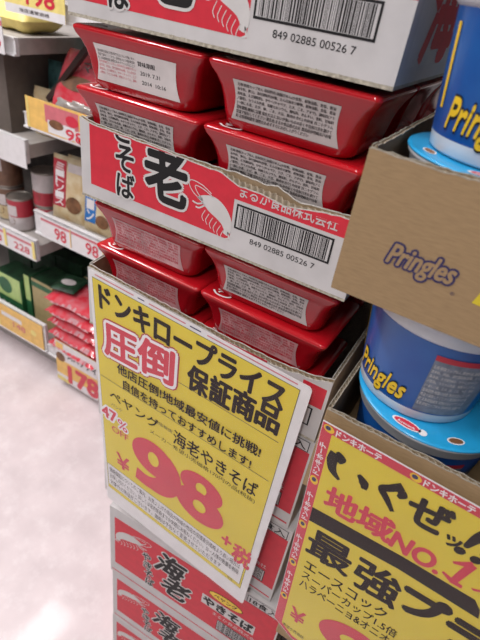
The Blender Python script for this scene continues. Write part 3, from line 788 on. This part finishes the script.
# red bags
def bag_mesh(w, d, h, m, mm, seed, mm2=None):
    rnd = random.Random(seed); nx, ny = 26, 14; top = []; bot = []
    for s_, L in ((1, top), (-1, bot)):
        for j in range(ny+1):
            for i in range(nx+1):
                a = i/nx; b = j/ny; e = (1-(2*a-1)**6)*(1-(2*b-1)**4)
                z = s_*h/2*(e**.6 if e > 0 else 0)*(1+.10*math.sin(a*13+seed)*math.sin(b*9+seed*2))+rnd.uniform(-.0008, .0008)
                px = w*a; py = d*b+(.004*math.sin(i*2.3+seed) if j == 0 else 0)
                if i in (0, nx): px += .003*math.sin(j*2.8)
                L.append((px, py, h/2+z))
    fs = [(j*(nx+1)+i, j*(nx+1)+i+1, (j+1)*(nx+1)+i+1, (j+1)*(nx+1)+i) for j in range(ny) for i in range(nx)]
    if mm2:
        m.add(top, [f for k, f in enumerate(fs) if 2 <= (k // nx) and 3 < k % nx < nx-3], mm2, True)
        m.add(top, [f for k, f in enumerate(fs) if not (2 <= (k // nx) and 3 < k % nx < nx-3)], mm, True)
    else: m.add(top, fs, mm, True)
    m.add(bot, [f[::-1] for f in fs], mm, True)
    n = [i for i in range(nx+1)]
    per = n+[(j+1)*(nx+1)-1 for j in range(1, ny+1)]+[ny*(nx+1)+i for i in range(nx-1, -1, -1)]+[j*(nx+1) for j in range(ny-1, 0, -1)]
    m.add([top[i] for i in per]+[bot[i] for i in per], [(i, (i+1) % len(per), len(per)+(i+1) % len(per), len(per)+i) for i in range(len(per))], mm)
names = ['lowest', 'second lowest', 'middle one', 'second highest', 'topmost']
for k in range(5):
    t = empty('snack_bag', (-.872+.004*(k % 2), .600+.004*(k % 3), zL0+k*.052), .03*(k-2))
    m = M(); bag_mesh(.255, .17, .046, m, BAGR, k+1); m.build('bag_film', t)
    m = M(lambda u, v, l: (u, -.001-l*.0005, v)); 
    rnd = random.Random(k)
    m.v = []; vs = []; fs = []
    for i in range(13):
        a = i/12; vs += [(.03+.19*a, -.001+.02*0+.004-.0045, .020+.004*math.sin(a*8+k)), (.03+.19*a, .012, .034+.004*math.sin(a*8+k))]
    m.add(vs, [(2*i, 2*i+2, 2*i+3, 2*i+1) for i in range(12)], BAGP, True)
    m.build('printed_strip', t)
    tag(t, 'glossy red snack bag lying flat, %s of the stack on the base shelf' % names[k], 'snack bag', 'red snack bags piled on the base shelf')
t = empty('sachet', (-.86, .625, zL0+5*.052), .25); m = M(); bag_mesh(.10, .12, .02, m, DGRN, 9); m.build('sachet_film', t)
m = M(lambda u, v, l: (u, v, .0225)); m.ellipse(.05, .05, .03, .02, CANW); m.build('printed_label', t)
tag(t, 'small dark green sachet lying on top of the red bags', 'sachet')
# cans
def can(x, y, z, r, h, label, top, low, grp='cans on the shelf of the left unit'):
    t = empty('food_can', (x, y, z)); m = M(lambda u, v, l: ((r+.0004*l)*math.cos(u), (r+.0004*l)*math.sin(u), v))
    m.lathe([(r*.96, 0), (r, .003), (r, h*.06)], CANM, 40, True, False); m.lathe([(r, h*.06), (r, h*.45)], low, 40, False, False); m.lathe([(r, h*.45), (r, h*.95)], top, 40, False, False)
    m.lathe([(r, h*.95), (r*1.02, h*.97), (r*1.02, h), (r*.96, h), (r*.95, h*.975)], CANM, 40, False, False)
    m.rect(-2.1, h*.48, -1.0, h*.80, CANW, 1, 8, 1); m.ellipse(-1.7, h*.32, .5, h*.14, BROWN, 1)
    m.build('can_body', t)
    m = M(); m.lathe([(r*.95, 0), (r*.9, .001), (r*.3, .0005)], CANM, 40); m.build('can_lid', t, (0, 0, h*.972))
    return tag(t, label, 'can', grp)
zL1 = .6105
can(-1.045, .68, zL1, .045, .125, 'small red and white can in front, left unit shelf', CANR, CANW)
can(-.945, .72, zL1, .045, .115, 'red and white can, lower of the two beside the sauce packs', CANR, CANW)
can(-.945, .72, zL1+.116, .047, .125, 'red and white can stacked on top beside the sauce packs', CANW, CANR)
can(-1.15, .72, zL1, .052, .13, 'brown can at the left frame edge, lower', JAR, PACKY)
can(-1.15, .72, zL1+.131, .052, .13, 'brown can at the left frame edge, upper', JAR, JAR)
can(-1.05, .83, zL1, .05, .15, 'dark can behind the small red can', JAR, JAR)
# sauce packs (stand up, lean back)
def pack(x, y, z, w, h, d, rz, lean, label, strip, word, cat='food pack', grp='packs on the sauce shelf', base=PACKY):
    t = empty('food_pack', (x, y, z)); t.rotation_euler = (lean, 0, rz)
    m = M(); bag = M(); nx, nz = 12, 16; F = []; Bk = []
    for s_, L in ((-1, F), (1, Bk)):
        for j in range(nz+1):
            for i in range(nx+1):
                a = i/nx; b = j/nz; e = max(0, (1-(2*a-1)**6)*(1-(2*b-1)**6))
                L.append((w*a, s_*d/2*e**.7, h*b))
    fs = [(j*(nx+1)+i, j*(nx+1)+i+1, (j+1)*(nx+1)+i+1, (j+1)*(nx+1)+i) for j in range(nz) for i in range(nx)]
    m.add(F, fs, base, True); m.add(Bk, [f[::-1] for f in fs], SILV, True); m.build('pack_film', t)
    m = M(lambda u, v, l: (u, -d/2-.0006*l, v))
    if strip:
        m.rect(w*.10, h*.22, w*.46, h*.95, strip, 1)
        n = len(word); 
        for k, ch in enumerate(word): 
            zt = h*.90-k*(h*.66/n); m.text(ch, w*.16, zt-h*.60/n, w*.40, zt, CARDW, 2, .04)
    m.ellipse(w*.68, h*.30, w*.22, h*.13, BROWN, 1)
    if strip: m.rect(w*.5, h*.8, w*.9, h*.93, CANW, 1)
    m.build('printed_label', t)
    return tag(t, label, cat, grp)
zR1 = .7305
pack(-.850, .66, zR1, .145, .215, .03, .10, -.12, 'sauce pack with a red vertical title strip and pasta picture', CANR, 'ミートソース')
pack(-.705, .665, zR1, .125, .168, .03, .05, -.10, 'sauce pack with a blue vertical title strip beside the carton corner', PBLUE, 'コーン')
pack(-.835, .72, zR1, .10, .205, .02, .1, -.05, 'yellow and white pack standing behind the red striped pack', None, '')
pack(-.560, .665, zR1, .125, .17, .03, .0, -.10, 'sauce pack half hidden behind the torn carton', CANR, 'ソース')
# shelf two
zR2 = 1.0755
pack(-.992, .80, .9705, .10, .22, .03, .05, -.05, 'teal and yellow food pack standing beside the plain grey box', None, '', grp='packs on the third shelf', base=TEAL)
pack(-.975, .72, .9705, .085, .15, .03, .05, -.08, 'small pale food pack in front of the teal pack', None, '', grp='packs on the third shelf')
t = empty('snack_bag', (-.835, .69, zR2)); t.rotation_euler = (math.radians(58), 0, .12)
m = M(); bag_mesh(.20, .19, .05, m, BAGR, 5); m.build('bag_film', t)
m = M(); bag_mesh(.15, .035, .045, m, SILV, 7); m.build('silver_end', t, (.015, .005, .002))
m = M(); m.map = lambda u, v, l: (u, v, .052); m.ellipse(.09, .08, .06, .022, BROWN); m.text('トマト', .06, .12, .16, .15, CANW, 2, .02); m.build('printed_label', t)
tag(t, 'red snack bag with silver end leaning behind the orange price card', 'snack bag')
pbox('food_box', -.875, .86, zR2, .12, .05, .20, TEAL, 'teal and yellow box behind the dark bracket', 'food box', lambda m, w, h: (m.rect(w*.1, h*.2, w*.5, h*.8, PACKY, 1)), grp='boxes on the third shelf')
pbox('food_box', -.74, .86, zR2, .12, .05, .20, BROWN, 'brown box behind the leaning red bag', 'food box', lambda m, w, h: (m.rect(w*.2, h*.3, w*.8, h*.7, PACKY, 1)), grp='boxes on the third shelf')
pbox('cardboard_box', -1.30, .65, .9705, .295, .28, .235, LEAD, 'plain grey brown cardboard box on the third shelf, left unit', 'cardboard box')
# top shelf things
t = empty('snack_bag', (-1.13, .66, 1.2705)); m = M(); bag_mesh(.22, .16, .07, m, PYEL, 3); m.build('bag_film', t)
m = M(); m.map = lambda u, v, l: (u, v, .0715); m.ellipse(.11, .07, .06, .03, PACKY); m.build('printed_label', t)
tag(t, 'yellow snack bag lying behind the red 8 price card', 'snack bag')
for k, (x, mm) in enumerate(((-.86, TEAL), (-.76, DRED), (-.66, PBLUE))):
    pbox('food_box', x, .70, 1.3805, .085, .12, .06, mm, ('teal box on the top shelf above the orange card', 'dark red box on the top shelf', 'blue box on the top shelf beside the carton')[k], 'food box', grp='small boxes on the top shelf')

# ------------------------------------------------------------------ CAMERA
Rm = Matrix(((0.8453633735133678, 0.5165281060315531, 0.13623319126246344), (0.3926155932172899, -0.4278401661928683, -0.8141288523045319), (-0.3622344029557847, 0.741721988262122, -0.5644773949803045)))
cam = bpy.data.cameras.new('camera'); co = bpy.data.objects.new('camera', cam); COL.objects.link(co); SC.camera = co
r, d, f = Rm
co.matrix_world = Matrix(((r[0], -d[0], -f[0], .4740), (r[1], -d[1], -f[1], -.4511), (r[2], -d[2], -f[2], 1.5043), (0, 0, 0, 1)))
cam.sensor_fit = 'VERTICAL'; cam.sensor_height = 24; cam.lens = 499.7/640*24; cam.clip_start = .02; cam.clip_end = 50
cam.dof.use_dof = True; cam.dof.focus_distance = .62; cam.dof.aperture_fstop = cam.lens/3.6

# ------------------------------------------------------------------ LIGHT
TUBE = lamp_mat('fluorescent_tube', (1, .98, .98), 1)
def fixture(x, y, L, label, e):
    t = empty('ceiling_light', (x, y, 2.94)); m = M(); m.box((-.14, -L/2, 0), (.14, L/2, .06), RAILW); m.build('housing', t, bevel=.004)
    m = M(); m.box((-.12, -L/2+.02, -.006), (.12, L/2-.02, 0), TUBE); m.build('diffuser', t)
    l = bpy.data.lights.new('ceiling_lamp', 'AREA'); l.shape = 'RECTANGLE'; l.size = .24; l.size_y = L-.04; l.energy = e; l.color = (1, .97, .96)
    lo = bpy.data.objects.new('ceiling_lamp', l); COL.objects.link(lo); lo.location = (0, 0, -.012); lo.parent = t
    tag(t, label, 'ceiling light', 'fluorescent ceiling lights')
fixture(-1.3, -.35, 2.4, 'long fluorescent ceiling light above the aisle', 84)
fixture(.35, -1.7, 2.4, 'long fluorescent ceiling light behind the viewer', 40)
fixture(-1.3, -2.6, 1.6, 'short fluorescent ceiling light far behind the viewer', 15)
w = bpy.data.worlds.new('world'); SC.world = w; w.use_nodes = True
w.node_tree.nodes['Background'].inputs[0].default_value = (.92, .95, 1, 1); w.node_tree.nodes['Background'].inputs[1].default_value = .12
SC.view_settings.view_transform = 'Standard'; SC.view_settings.look = 'None'; SC.view_settings.gamma = 1; SC.view_settings.use_curve_mapping = False
SC.view_settings.exposure = -0.08
